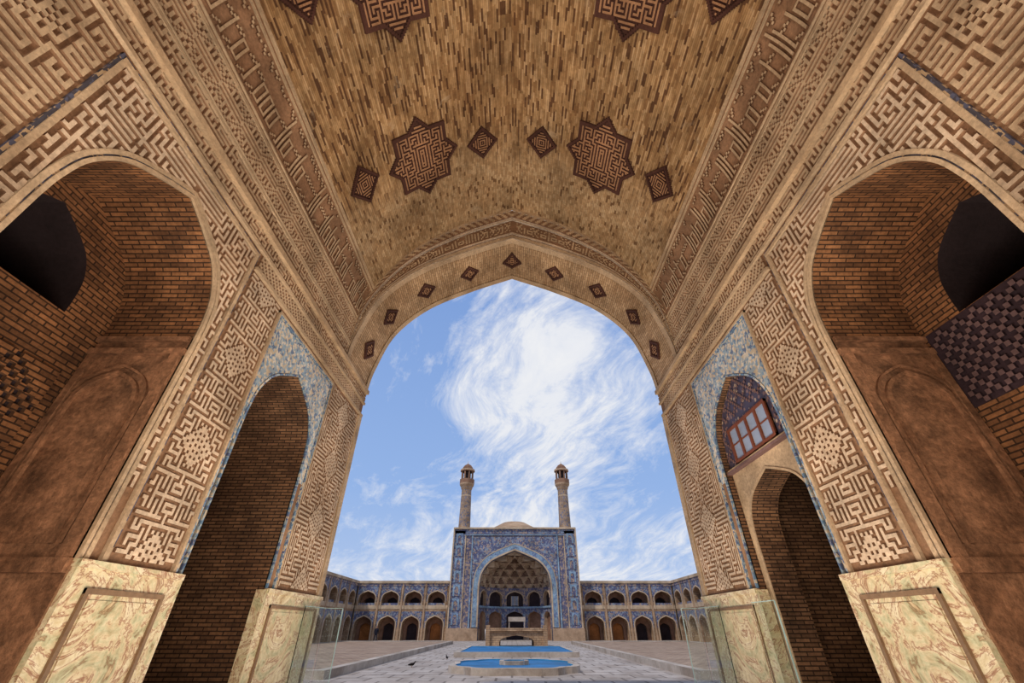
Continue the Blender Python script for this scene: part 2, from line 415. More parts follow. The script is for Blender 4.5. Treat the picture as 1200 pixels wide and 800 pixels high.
    mb.fbox(fr2,.02,.035*W,.13*W,.68*W,0,.05,'plaster'); mb.fbox(fr2,.265*W,.285*W,.13*W,.68*W,0,.05,'plaster')
    mb.build('arched_recess_'+nm,wall)
    # ---- small passage
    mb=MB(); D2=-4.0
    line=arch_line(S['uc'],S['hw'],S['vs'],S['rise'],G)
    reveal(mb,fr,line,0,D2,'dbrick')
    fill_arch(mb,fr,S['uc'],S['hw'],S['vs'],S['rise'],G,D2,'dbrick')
    if side>0:
        o=-.14
        wall_arch(mb,fr,S['uc']-S['hw'],S['uc']+S['hw'],G,.585*W,S['uc']-.01*W,.225*W,.30*W,.23*W,o,'tan2')
        reveal(mb,fr,arch_line(S['uc']-.01*W,.225*W,.30*W,.23*W,G),o,o-.5,'dbrick')
        band(mb,fr,arch_line(S['uc']-.01*W,.225*W,.30*W,.23*W,G),0,.04,o,o+.02,'tan2')
        mb.fbox(fr,S['uc']-S['hw'],S['uc']+S['hw'],.582*W,.592*W,o-.02,o+.10,'lred')
        mb.fbox(fr,S['uc']-S['hw'],S['uc']+S['hw'],.592*W,.600*W,o-.02,o+.08,'pale')
        fill_arch(mb,fr,S['uc'],S['hw'],S['vs'],S['rise'],.60*W,o,'ptile')
        c6=.055
        relief(mb,fr,S['uc']-S['hw'],.612*W,int(2*S['hw']/c6),28,c6,lambda i,j:((i-j)%6==0 or (i+j)%6==0),o,.02,'lred','ptile',
           mask=lambda u,v:inside(S,u,v,-.03) and not (abs(u-S['uc'])<.18*W and v<.80*W))
    mb.build('passage_'+nm,wall)
    if side>0:
        mb=MB(); o=-.11
        a0,a1=S['uc']-.17*W,S['uc']+.17*W; v0,v1=.610*W,.765*W
        mb.fbox(fr,a0,a1,v0,v1,o-.02,o,'glasspane')
        for v in (v0,v1-.05): mb.fbox(fr,a0,a1,v,v+.05,o-.02,o+.03,'wood')
        n=4
        for k in range(n+1):
            u=a0+(a1-a0-.06)*k/n; mb.fbox(fr,u,u+.06,v0,v1,o-.02,o+.032,'wood')
        mb.fbox(fr,a0,a1,(v0+v1)/2-.012,(v0+v1)/2+.012,o-.02,o+.015,'wood')
        mb.build('window_1')
    # ---- marble dado
    mb=MB()
    def dado(u0,u1):
        o=.06
        mb.fbox(fr,u0,u1,G,DADO,-.02,o,'marble')
        mb.fbox(fr,u0-.02,u1+.02,DADO-.05,DADO+.02,-.02,o+.03,'marble')
        mb.fbox(fr,u0-.03,u1+.03,G,G+.28,-.02,o+.06,'marble')
        p=.2
        a,b_,c_,d=u0+p,u1-p,G+.5,DADO-.22
        for (x0,x1,y0,y1,oo) in ((a,a+.05,c_,d,.03),(b_-.05,b_,c_,d,.03),(a,b_,c_,c_+.05,.031),(a,b_,d-.05,d,.031)):
            mb.fbox(fr,x0,x1,y0,y1,o,o+oo,'mtrim')
        mb.fbox(fr,a+.10,b_-.10,c_+.10,d-.10,o,o+.015,'marble')
    dado(1.055*W,1.405*W); dado(1.935*W,2.5*W)
    mb.box(*sorted((side*(W-.06),side*(W+.5))),1.41*W-.02,1.41*W+.03,0,EYE+DADO,'marble') 
    mb.box(*sorted((side*(W-.06),side*(W+.12))),1.93*W-.05,1.93*W+.02,0,EYE+DADO,'marble')
    mb.build('marble_dado_'+nm,wall)
    # ---- glass barrier
    m,nt,b=new_mat('barrier_glass_'+nm); b.inputs['Transmission Weight'].default_value=1; b.inputs['Roughness'].default_value=.02
    b.inputs['Base Color'].default_value=(.90,.97,.95,1); b.inputs['IOR'].default_value=1.2; M['glass']=m
    M['gedge']=stone_mat('glass_edge_'+nm,s2l(170,196,190),.9,1.1,1,5,.3,.02)
    x=side*.955*W
    mb=MB()
    mb.box(*sorted((x,x-side*.015)),2.25*W,2.50*W,0.02,1.95,'glass')
    mb.box(*sorted((side*.87*W,side*.95*W)),2.515*W,2.515*W+.015,0.02,1.95,'glass')
    mb.box(*sorted((side*.87*W-side*.01,side*.87*W)),2.51*W,2.51*W+.03,0.02,1.95,'gedge')
    mb.box(*sorted((side*.87*W,side*.95*W)),2.51*W,2.51*W+.03,1.95,1.96,'gedge')
    mb.box(*sorted((x,x-side*.02)),2.25*W,2.5*W,1.95,1.96,'gedge')
    for yy in (2.28*W,2.44*W): mb.box(*sorted((x-side*.04,x+side*.03)),yy,yy+.08,0,.16,'mtrim')
    if side>0:
        mb.box(x-.015,x,1.76*W,1.93*W,.02,1.95,'glass'); mb.box(x-.02,x,1.757*W,1.76*W,.02,1.95,'gedge'); mb.box(x-.02,x,1.76*W,1.93*W,1.95,1.96,'gedge')
    mb.build('glass_barrier',origin=(x,2.4*W,0))
# ---------------------------------------------------------------- vault
VP=half_profile([(1.0,1.32),(1.0,1.52),(.963,1.81),(.745,2.22),(.39,2.53),(0,2.73)],10)
IP=half_profile([(1.0,1.32),(.975,1.5),(.88,1.80),(.66,2.05),(.34,2.235),(0,2.385)],10)
def prof_fr(prof,sgn):
    pts=[(x*W,z*W) for x,z in prof]; cum=[0]
    for a,b_ in zip(pts[:-1],pts[1:]): cum.append(cum[-1]+math.hypot(b_[0]-a[0],b_[1]-a[1]))
    tot=cum[-1]
    def f(u,s,o):
        s=max(0,min(tot,s)); k=0
        while k<len(cum)-2 and cum[k+1]<s: k+=1
        t=(s-cum[k])/(cum[k+1]-cum[k]); a,b_=pts[k],pts[k+1]
        x=a[0]+(b_[0]-a[0])*t; z=a[1]+(b_[1]-a[1])*t
        dx,dz=b_[0]-a[0],b_[1]-a[1]; l=math.hypot(dx,dz); nx,nz=-dz/l,dx/l
        nz=-abs(nz); nx=-abs(nx)
        return (sgn*(x+nx*o),u,EYE+z+nz*o)
    f.tot=tot; f.cum=cum; f.pts=pts
    def s_at_x(x):
        for (a,b_,c_) in zip(pts[:-1],pts[1:],cum):
            if b_[0]<=x<=a[0] and a[0]!=b_[0]: return c_+(a[0]-x)/(a[0]-b_[0])*math.hypot(b_[0]-a[0],b_[1]-a[1])
        return tot
    def s_at_z(z):
        for (a,b_,c_) in zip(pts[:-1],pts[1:],cum):
            if a[1]<=z<=b_[1]: return c_+(z-a[1])/(b_[1]-a[1])*math.hypot(b_[0]-a[0],b_[1]-a[1])
        return tot
    f.sx=s_at_x; f.sz=s_at_z
    return f
YF=2.08*W; YO=2.5*W
ceil=MB(); fs={}
for sgn in (-1,1):
    f=prof_fr(VP,sgn); fs[sgn]=f
    yb=-1.3*W
    for k in range(len(f.cum)-1):
        ceil.q(f,yb,YF,f.cum[k],f.cum[k+1],0,'vault',dv=(0 if sgn<0 else 37.03))
ceiling=ceil.build('ceiling')
rel=MB()
for sgn in (-1,1):
    f=fs[sgn]; y0=-.05*W
    s1=f.sz(1.61*W); s2=f.sz(1.87*W)
    def strip(a,b_,o,mat,n=3):
        for k in range(n):
            rel.q(f,-1.3*W,YF,a+(b_-a)*k/n,a+(b_-a)*(k+1)/n,o,mat)
        for s in(a,b_): rel.poly([f(-1.3*W,s,0),f(YF,s,0),f(YF,s,o),f(-1.3*W,s,o)],mat,[(0,0),(10,0),(10,.05),(0,.05)])
    strip(0.02,s1,.012,'recess'); strip(s1,s2,.014,'recess')
    for a,w_ in ((.05,.05),(.42,.05),(.50,.03),(s1-.08,.07),(s1+.06,.03),(s2-.10,.04),(s2,.06)): strip(a,a+w_,.05,'tan2')
    c=.043; nu=int((YF-y0)/c)
    nv=int((.42-.10)/c); g=maze(nu+2,nv+2,41,.2)
    relief(rel,f,y0,.11,nu,nv,c,(lambda g:(lambda i,j:g[i+1][j+1]))(g),.012,.03,'tan2','recess')
    nv=int((s1-.08-.55)/c); g=kufic_big(nu,nv,43,14,5)
    relief(rel,f,y0,.55,nu,nv,c,g,.012,.03,'tan2','recess')
    nv=int((s2-.1-s1-.1)/c)
    relief(rel,f,y0,s1+.11,nu,nv,c,script_pat(nu,nv,51+sgn),.014,.04,'tan2','drec')
rel.build('inscription_friezes',ceiling)
st=MB()
def motif(f,uc,sc_,R,kind,seed,c=.045):
    n=int(2*R/c)|1; g=maze(n+2,n+2,seed,.2)
    def inS(u,v,r):
        a,b_=abs(u-uc),abs(v-sc_)
        if kind=='star':
            return max(a,b_)<r*.70 or a+b_<r*1.0
        return a+b_<r
    h=n//2
    full=lambda i,j:True
    relief(st,f,uc-n*c/2,sc_-n*c/2,n,n,c,full,.005,.015,'dred','dred',mask=lambda u,v:inS(u,v,R))
    relief(st,f,uc-n*c/2,sc_-n*c/2,n,n,c,full,.02,.05,'dred','dred',mask=lambda u,v:inS(u,v,R) and not inS(u,v,R-.08))
    if kind=='star':
        pat=lambda i,j:g[min(i,n-1-i)+1][min(j,n-1-j)+1]
    else:
        pat=lambda i,j:(max(abs(i-h),abs(j-h))%2!=1)
    relief(st,f,uc-n*c/2,sc_-n*c/2,n,n,c,pat,.02,.035,'red','dred',mask=lambda u,v:inS(u,v,R-.13))
for row in (1.44,.57,-.3):
    for sgn in (-1,1):
        f=fs[sgn]
        motif(f,row*W,f.sx(.56*W),.25*W,'star',61)
        motif(f,(row-.04)*W,f.sx(.845*W),.115*W,'dia',62,.035)
        motif(f,(row+.03)*W,f.sx(.20*W),.105*W,'dia',63,.035)
st.build('star_tile_medallions',ceiling)
fa=MB()
vfr={s:prof_fr(VP,s) for s in(-1,1)}; ifr={s:prof_fr(IP,s) for s in(-1,1)}
NF=60
def crescent(s,t,k,o):
    vf,jf=vfr[s],ifr[s]
    a=vf(YF,t*vf.tot,0); b_=jf(YF,t*jf.tot,0)
    return (b_[0]+(a[0]-b_[0])*k,YF-o,b_[2]+(a[2]-b_[2])*k)
for s in (-1,1):
    for i in range(NF):
        t0,t1=i/NF,(i+1)/NF
        for (k0,k1,o,mt) in ((0,.10,.06,'tan2'),(.10,.14,.03,'recess'),(.14,.19,.06,'tan'),(.19,.62,.0,'recess'),(.62,.67,.06,'tan'),(.67,.70,.02,'drec'),(.70,.92,.05,'recess'),(.92,1.0,.08,'tan2')):
            fa.poly([crescent(s,t0,k0,o),crescent(s,t1,k0,o),crescent(s,t1,k1,o),crescent(s,t0,k1,o)],mt,[(t0*9,k0),(t1*9,k0),(t1*9,k1),(t0*9,k1)])
    frc=(lambda s:(lambda u,v,o:crescent(s,u,v,o)))(s)
    def crel(h,ka,kb,sp,n,ob):
        for i in range(n):
            for j in range(h):
                if sp(i,j):
                    a,b_=i/n,(i+1)/n; k0=ka+(kb-ka)*j/h; k1=ka+(kb-ka)*(j+1)/h
                    P=[frc(a,k0,ob+.04),frc(b_,k0,ob+.04),frc(b_,k1,ob+.04),frc(a,k1,ob+.04)]
                    Q=[frc(a,k0,ob),frc(b_,k0,ob),frc(b_,k1,ob),frc(a,k1,ob)]
                    fa.poly(P,'tan2'); 
                    for e in range(4): fa.poly([Q[e],Q[(e+1)%4],P[(e+1)%4],P[e]],'recess')
    n=int(vfr[s].tot/.06)
    crel(9,.21,.60,script_pat(n,9,71+s),n,0)
    crel(4,.71,.91,lambda i,j:(i+j)%4<2,n,.05)
    jf=ifr[s]
    for k in range(len(jf.cum)-1):
        fa.q(jf,YF,YO,jf.cum[k],jf.cum[k+1],0,'wall')
        fa.q(jf,YF-.06,YF+.14,jf.cum[k],jf.cum[k+1],.03,'tan2')
        fa.q(jf,YO-.2,YO,jf.cum[k],jf.cum[k+1],.03,'pale')
fa.build('front_arch_band',ceiling)
st=MB()
for s in (-1,1):
    jf=ifr[s]
    for k,d in enumerate((0,.36,.72,1.06,1.36)):
        if d==0: motif(jf,2.29*W,jf.tot,.085*W,'dia',81,.035)
        else: motif(jf,2.29*W,jf.tot-d*W,.075*W,'dia',82,.035)
st.build('diamond_tiles',ceiling)
ex=MB()
for s in(-1,1):
    P=ifr[s].pts
    for a,b_ in zip(P[:-1],P[1:]):
        ex.poly([(s*a[0],YO,EYE+a[1]),(s*b_[0],YO,EYE+b_[1]),(s*b_[0],YO,16),(s*a[0],YO,16)],'wall')
    ex.poly([(s*W,YO,0),(s*(W+5),YO,0),(s*(W+5),YO,16),(s*W,YO,16)],'wall')
ex.build('wall_front')
bk=MB(); bk.q(lambda u,v,o:(u,-1.3*W+o,EYE+v),-W,W,G,2.75*W,0,'wall'); bk.build('wall_back')
# ---------------------------------------------------------------- ground
fl=MB(); fl.poly([(-120,-20,0),(120,-20,0),(120,160,0),(-120,160,0)],'pave'); fl.build('floor')
pl=MB()
for s in(-1,1):
    x0,x1=sorted((s*7.4,s*21)); 
    pl.box(x0,x1,20,60,0,.20,'pave2')
    e=sorted((s*7.0,s*7.4)); pl.box(*e,19.6,60.4,0,.28,'kerb'); pl.box(x0,x1,19.6,20,0,.28,'kerb'); pl.box(x0,x1,60,60.4,0,.28,'kerb')
pl.build('courtyard_platform')
def ring(mb,po,pi,z0,z1,zw,mk,mw):
    n=len(po)
    for i in range(n):
        j=(i+1)%n
        mb.poly([(*po[i],z0),(*po[j],z0),(*po[j],z1),(*po[i],z1)],mk)
        mb.poly([(*po[i],z1),(*po[j],z1),(*pi[j],z1),(*pi[i],z1)],mk)
        mb.poly([(*pi[i],zw-.1),(*pi[j],zw-.1),(*pi[j],z1),(*pi[i],z1)],'pool')
    mb.poly([(*p,zw) for p in pi],mw)
def lobed(cx,cy,rx,ry,n=48):
    out=[]
    for i in range(n):
        a=2*math.pi*i/n
        e=.75; x=math.copysign(abs(math.cos(a))**e,math.cos(a)); y=math.copysign(abs(math.sin(a))**e,math.sin(a))
        r=1-.08*abs(math.cos(4*a))**6
        out.append((cx+x*rx*r,cy+y*ry*r))
    return out
p1=MB(); ring(p1,lobed(0.1,24.3,3.0,3.3),lobed(0.1,24.3,2.7,3.0),0,.24,.19,'kerb','water')
ring(p1,lobed(0.1,24.3,.7,.7),lobed(0.1,24.3,.5,.5),.15,.34,.30,'kerb','water')
p1.build('fountain_pool')
p2=MB(); rect_=lambda a,b_,c_,d:[(a,c_),(b_,c_),(b_,d),(a,d)]
ring(p2,rect_(-3.8,4.4,33.5,44),rect_(-3.45,4.05,33.8,43.7),0,.28,.24,'kerb','water'); p2.build('ablution_basin')
dd=MB(); DX=.4; frd=lambda u,v,o:(u+DX,50-o,v)
wall_arch(dd,frd,-2.8,2.9,0,1.3,0.05,1.7,.35,.6,0,'abrick')
reveal(dd,frd,arch_line(.05,1.7,.35,.6,0),0,-5.2,'arec')
wall_arch(dd,lambda u,v,o:(u+DX,55.2,v),-2.8,2.9,0,1.3,0.05,1.7,.35,.6,0,'abrick')
for x in(-2.8,2.9): dd.poly([(x+DX,50,0),(x+DX,55.2,0),(x+DX,55.2,1.3),(x+DX,50,1.3)],'abrick')
dd.box(-3.05+DX,3.15+DX,49.8,55.4,1.3,1.55,'abrick')
for x in(-3.0,2.7): dd.box(x+DX,x+.4+DX,49.75,50.1,0,1.8,'abrick')
for x in (-.7,.9): dd.box(x-.05+DX,x+.05+DX,52,52.1,1.5,2.3,'kerb')
dd.box(-.8+DX,1.0+DX,51.95,52.15,2.1,2.5,'kerb')
dd.build('stone_pavilion')
# ---------------------------------------------------------------- far iwan
OX=.45
iw=empty('tiled_iwan_facade'); FD=73; FH=15.1; FW=10.0
mb=MB(); frf=lambda u,v,o:(u+OX,FD-o,v)
wall_arch(mb,frf,-FW,FW,0,FH,0,5.5,6.3,5.4,0,'fband')
wall_arch(mb,frf,-6.7,6.7,6,13.7,0,5.5,6.3,5.4,.08,'ftile')
al=arch_line(0,5.5,6.3,5.4,1.6)
band(mb,frf,al,0,.22,0,.22,'frib'); band(mb,frf,al,.22,.9,0,.16,'fcyan'); band(mb,frf,al,.9,1.02,0,.2,'frib')
for s in(-1,1):
    for (a,b_,mt,o) in ((6.75,6.95,'fcyan',.15),(7.9,8.05,'frib',.12),(9.8,10.0,'frib',.25),(8.05,9.8,'ftile',.06)):
        x0,x1=sorted((s*a,s*b_)); mb.fbox(frf,x0,x1,0,FH-(.2 if a>9 else .5 if a>8 else 1.1),-.1,o,mt)
    for k in range(7):
        x0,x1=sorted((s*8.4,s*9.45)); z=1.9+k*1.8
        mb.fbox(frf,x0,x1,z,z+1.5,.0,.12,'fband')
        wall_arch(mb,frf,x0,x1,z,z+1.5,(x0+x1)/2,.3,z+.8,.45,.16,'fcyan')
    x0,x1=sorted((s*5.5,s*10.1)); mb.fbox(frf,x0,x1,0,1.5,-.1,.3,'ftan')
mb.fbox(frf,-10,10,FH-.25,FH,-.1,.3,'frib'); mb.fbox(frf,-8.0,8.0,FH-1.2,FH-1.05,-.1,.2,'fcyan')
mb.fbox(frf,-9.7,9.7,FH-.95,FH-.25,-.1,.06,'ftile')
for s in(-1,1):
    mb.poly([(s*FW+OX,FD,0),(s*FW+OX,FD+4,0),(s*FW+OX,FD+4,FH),(s*FW+OX,FD,FH)],'ftan')
mb.poly([(-FW+OX,FD,FH),(FW+OX,FD,FH),(FW+OX,FD+4,FH),(-FW+OX,FD+4,FH)],'ftan')
mb.build('pishtaq',iw)
mb=MB(); R=5.5
reveal(mb,frf,arch_line(0,5.5,6.3,5.4,0),0,-1.2,'ftile')
ang=[math.pi*k/5 for k in range(6)]
for k in range(5):
    a0,a1=ang[k],ang[k+1]
    p0=Vector((OX+math.cos(a0)*R,FD+1.2+math.sin(a0)*R*.9)); p1_=Vector((OX+math.cos(a1)*R,FD+1.2+math.sin(a1)*R*.9))
    d=(p1_-p0); ln=d.length; d/=ln; nrm=Vector((d.y,-d.x))
    cen=Vector((OX,FD+1.2)); 
    if nrm.dot(cen-p0)<0: nrm=-nrm
    frk=(lambda p0,d,nrm:(lambda u,v,o:(p0.x+d.x*u+nrm.x*o,p0.y+d.y*u+nrm.y*o,v)))(p0,d,nrm)
    hw=1.15 if k!=2 else 1.35
    wall_arch(mb,frk,0,ln,1.4,4.2,ln/2,hw,2.8,.9,0,'ftile',vb2=1.4)
    wall_arch(mb,frk,0,ln,4.2,6.9,ln/2,hw,5.4,1.0,0,'fband')
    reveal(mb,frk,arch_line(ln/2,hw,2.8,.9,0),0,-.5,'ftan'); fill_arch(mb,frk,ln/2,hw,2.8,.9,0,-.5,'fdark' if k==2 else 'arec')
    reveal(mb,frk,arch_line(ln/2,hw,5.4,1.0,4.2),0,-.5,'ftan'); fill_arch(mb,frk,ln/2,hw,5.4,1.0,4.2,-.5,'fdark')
    band(mb,frk,arch(ln/2,hw,5.4,1.0),0,.15,0,.08,'frib')
    mb.q(frk,0,ln/2-hw,0,1.4,.06,'ftan'); mb.q(frk,ln/2+hw,ln,0,1.4,.06,'ftan')
    mb.fbox(frk,0,ln,4.1,4.35,0,.15,'fcyan')
    if k==2:
        mb.fbox(frk,ln/2-.55,ln/2+.55,4.5,5.8,-.48,-.4,'glasspane')
        for q in(-.6,-.05,.5): mb.fbox(frk,ln/2+q,ln/2+q+.1,4.45,5.8,-.4,-.35,'frib')
mb.build('recess_walls',iw)
mb=MB(); T=6; nt_=8; na=96
def base(v):
    for (x0,z0),(x1,z1) in zip(HP[:-1],HP[1:]):
        if z0<=v<=z1: return x0+(x1-x0)*((v-z0)/(z1-z0) if z1>z0 else 0)
    return 0
tv=[0,.22,.42,.60,.76,.90,1.0]
cells=[11,11,9,7,5,3]
for k in range(T):
    z0,z1=tv[k],tv[k+1]; r0,r1=base(z0),base(z1); nc=cells[k]; sh=.5 if k%2 else 0
    grid=[]
    for i in range(na+1):
        th=math.pi*i/na; cc=(i/na*nc+sh)%1*2-1; row=[]
        for j in range(nt_+1):
            t=j/nt_; lim=1-abs(cc)**1.8
            rec=max(0,min(1,(lim*1.05-t)*5))
            r=r1+(r0-r1)*rec+ .05*rec*(1-cc*cc) 
            if k==T-1 and j==nt_: r=0
            row.append(((OX+math.cos(th)*r*5.5,FD+1.2+math.sin(th)*r*5.0,6.3+5.35*(z0+(z1-z0)*t)),rec))
        grid.append(row)
    for i in range(na):
        for j in range(nt_):
            r=(grid[i][j][1]+grid[i+1][j+1][1]+grid[i+1][j][1]+grid[i][j+1][1])/4
            mt='fcell' if r>.8 else ('frib' if r>.02 else ('ftan'))
            mb.poly([grid[i][j][0],grid[i+1][j][0],grid[i+1][j+1][0],grid[i][j+1][0]],mt,[(i*.2,j*.2+k),(i*.2+.2,j*.2+k),(i*.2+.2,j*.2+.2+k),(i*.2,j*.2+.2+k)])
mb.build('muqarnas_vault',iw)
def lathe(mb,cx,cy,prof,n=24,scallop=0):
    for (r0,z0,mt),(r1,z1,_) in zip(prof[:-1],prof[1:]):
        for i in range(n):
            a,b_=2*math.pi*i/n,2*math.pi*(i+1)/n
            P=[(cx+math.cos(t)*r,cy+math.sin(t)*r,z) for t,r,z in ((a,r0,z0),(b_,r0,z0),(b_,r1,z1),(a,r1,z1))]
            c0,c1=a*1.0,b_*1.0
            mb.poly(P,mt,[(c0,z0),(c1,z0),(c1,z1),(c0,z1)])
for s in(-1,1):
    mb=MB(); cx,cy=s*8.5+OX,FD+1.6
    lathe(mb,cx,cy,[(1.0,14.9,'ftan'),(1.0,15.4,'minar'),(.88,20.4,'frib'),(.88,20.6,'minar'),(.86,21.5,'ftan'),(1.0,21.8,'minar'),(1.0,21.95,'ftan'),(1.25,22.35,'ftan'),(1.3,22.6,'arec'),(1.3,23.3,'ftan'),(1.22,23.3,'ftan'),(1.2,22.8,'fdark'),(.5,22.8,'fdark'),(.5,25.0,'fdark')])
    for k in range(8):
        a=2*math.pi*(k+.5)/8; x,y=cx+math.cos(a)*.98,cy+math.sin(a)*.98
        mb.box(x-.13,x+.13,y-.13,y+.13,22.8,24.9,'arec')
    lathe(mb,cx,cy,[(1.0,24.7,'arec'),(1.3,24.8,'ftan'),(1.28,25.1,'arec'),(.98,25.2,'arec'),(.9,25.5,'arec'),(.6,25.9,'arec'),(.2,26.15,'frib'),(.05,26.3,'frib'),(.03,26.7,'frib'),(0,26.75,'frib')])
    mb.build('minaret',origin=(cx,cy,14.9))
mb=MB(); lathe(mb,OX,100,[(7,9,'ftan'),(7,16.6,'ftan'),(6.4,18.2,'ftan'),(4.8,19.8,'ftan'),(2.6,20.9,'ftan'),(0,21.4,'ftan')],40) 
mb.build('brick_dome')
# ---------------------------------------------------------------- arcades
def arcade(name,P0,D,nrm,n,bw,seed,doors=True):
    mb=MB(); P0=Vector(P0);D=Vector(D);nrm=Vector(nrm); rnd=random.Random(seed)
    fr=lambda u,v,o:(P0.x+D.x*u+nrm.x*o,P0.y+D.y*u+nrm.y*o,v)
    H=7.3; mid=3.9
    for k in range(n):
        a,b_=k*bw,(k+1)*bw; c=(a+b_)/2; hw=bw*.36
        for (vb,vt,vs,rise,) in ((0,mid,1.75,1.25),(mid,H,5.1,1.15)):
            wall_arch(mb,fr,a,b_,vb,vt,c,hw,vs,rise,0,'abrick')
            wall_arch(mb,fr,a+.25,b_-.25,vs-.2,vt-.3,c,hw,vs,rise,.05,'ftile')
            ln=arch_line(c,hw,vs,rise,vb)
            reveal(mb,fr,ln,0,-1.4,'abrick'); band(mb,fr,ln,0,.14,0,.1,'frib')
            wall_arch(mb,fr,c-hw,c+hw,vb,vs+rise,c,hw*.62,vs-.35,.75,-1.4,'arec')
            reveal(mb,fr,arch_line(c,hw*.62,vs-.35,.75,vb),-1.4,-1.9,'arec')
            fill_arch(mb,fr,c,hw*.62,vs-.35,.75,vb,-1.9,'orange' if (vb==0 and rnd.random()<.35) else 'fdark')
        mb.fbox(fr,a,b_,mid,mid+.5,-.3,.04,'frib')
        mb.fbox(fr,c-hw,c+hw,mid+.5,mid+.8,-.35,-.25,'ftile')
        mb.fbox(fr,a-.12,a+.12,0,H,-.1,.12,'ftan')
    mb.fbox(fr,0,n*bw,H,H+.35,-.3,.2,'frib'); mb.fbox(fr,0,n*bw,H-.35,H,-.1,.1,'fband')
    mb.poly([fr(0,H+.3,.1),fr(n*bw,H+.3,.1),fr(n*bw,H+.3,-9),fr(0,H+.3,-9)],'ftan')
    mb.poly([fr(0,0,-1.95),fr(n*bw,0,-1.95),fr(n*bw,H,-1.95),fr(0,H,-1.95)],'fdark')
    mb.build(name,origin=(P0.x,P0.y,0))
arcade('arcade_building',(-24.3,75),(1,0),(0,-1),4,3.6,1)
arcade('arcade_building',(25.2,75),(-1,0),(0,-1),4,3.6,2)
arcade('arcade_building',(-24.3,75),(0,-1),(1,0),13,3.9,3)
arcade('arcade_building',(25.2,75),(0,-1),(-1,0),13,3.9,4)
# ---------------------------------------------------------------- pedestrian
def skin_fig(name,verts,edges,rad,mat,sub=2,parent=None):
    me=bpy.data.meshes.new(name); me.from_pydata(verts,edges,[]); o=bpy.data.objects.new(name,me); sc.collection.objects.link(o)
    m=o.modifiers.new('skin','SKIN'); 
    sv=me.skin_vertices[0].data
    for i,r in enumerate(rad): sv[i].radius=(r,r)
    sv[0].use_root=True
    s=o.modifiers.new('sub','SUBSURF'); s.levels=sub; s.render_levels=sub
    me.materials.append(mat)
    if parent: o.parent=parent
    return o
M['cloth']=stone_mat('dark_clothing',s2l(40,40,54),.8,1.1); M['skin']=stone_mat('skin_tone',s2l(190,140,110),.95,1.05); M['hair']=stone_mat('dark_hair',s2l(30,24,22),.9,1.1)
per=empty('pedestrian')
V=[(0,0,.95),(0,0,1.2),(0,0,1.42),(0,0,1.52),(.19,0,1.42),(.24,.03,1.15),(.26,-.05,.9),(-.19,0,1.42),(-.24,0,1.15),(-.25,-.1,.92),
   (.10,0,.9),(.11,-.10,.5),(.11,-.06,.08),(.11,-.2,.04),(-.10,0,.9),(-.11,.08,.5),(-.11,.2,.1),(-.11,.08,.04)]
E=[(0,1),(1,2),(2,3),(2,4),(4,5),(5,6),(2,7),(7,8),(8,9),(0,10),(10,11),(11,12),(12,13),(0,14),(14,15),(15,16),(16,17)]
Rr=[.16,.14,.15,.06,.07,.05,.04,.07,.05,.04,.1,.07,.05,.045,.1,.07,.05,.045]
skin_fig('clothed_body',V,E,Rr,M['cloth'],2,per)
skin_fig('head',[(0,0,1.5),(0,-.01,1.58),(0,-.02,1.66),(0,-.01,1.73)],[(0,1),(1,2),(2,3)],[.05,.075,.09,.06],M['skin'],2,per)
skin_fig('nose',[(0,-.10,1.66),(0,-.125,1.635)],[(0,1)],[.012,.014],M['skin'],1,per)
skin_fig('mouth',[(-.025,-.095,1.605),(.025,-.095,1.605)],[(0,1)],[.007,.007],M['red'],1,per)
for q,x in enumerate((-.035,.035)): skin_fig('eye_%d'%q,[(x-.008,-.1,1.675),(x+.008,-.1,1.675)],[(0,1)],[.008,.008],M['hair'],1,per)
for q,x in enumerate((-.09,.09)): skin_fig('ear_%d'%q,[(x,0,1.64),(x,.005,1.68)],[(0,1)],[.012,.016],M['skin'],1,per)
skin_fig('hair',[(0,.03,1.62),(0,.03,1.70),(0,.0,1.75)],[(0,1),(1,2)],[.07,.09,.07],M['hair'],2,per)
for k,(x,y) in enumerate(((.26,-.05),(-.25,-.1))):
    skin_fig('hand_%d'%k,[(x,y,.9),(x,y-.01,.84)],[(0,1)],[.03,.035],M['skin'],1,per)
    for q in range(4):
        skin_fig('finger_%d_%d'%(k,q),[(x,y-.03+q*.02,.83),(x,y-.035+q*.02,.79),(x-.01,y-.03+q*.02,.755+.004*abs(q-1))],[(0,1),(1,2)],[.009,.009,.007],M['skin'],1,per)
    skin_fig('thumb_%d'%k,[(x,y-.03,.86),(x,y-.06,.83),(x,y-.065,.80)],[(0,1),(1,2)],[.011,.01,.008],M['skin'],1,per)
per.location=(-16.9,62.5,0); per.rotation_euler=(0,0,.5)
for k,(x,y) in enumerate(((-4.9,25.5),(-3.9,31))):
    e=empty('pigeon')
    skin_fig('plumage',[(0,0,.12),(.08,0,.13),(-.1,0,.11),(-.2,0,.09),(.13,0,.19),(.15,0,.23),(.19,0,.225)],[(0,1),(0,2),(2,3),(1,4),(4,5),(5,6)],[.06,.055,.045,.02,.028,.03,.008],M['hair'],2,e)
    for q in(-.025,.025): skin_fig('leg',[(.0,q,.09),(.0,q,.005),(.03,q,.004)],[(0,1),(1,2)],[.008,.006,.006],M['red'],0,e)
    e.location=(x,y,0); e.rotation_euler=(0,0,k*2.0)
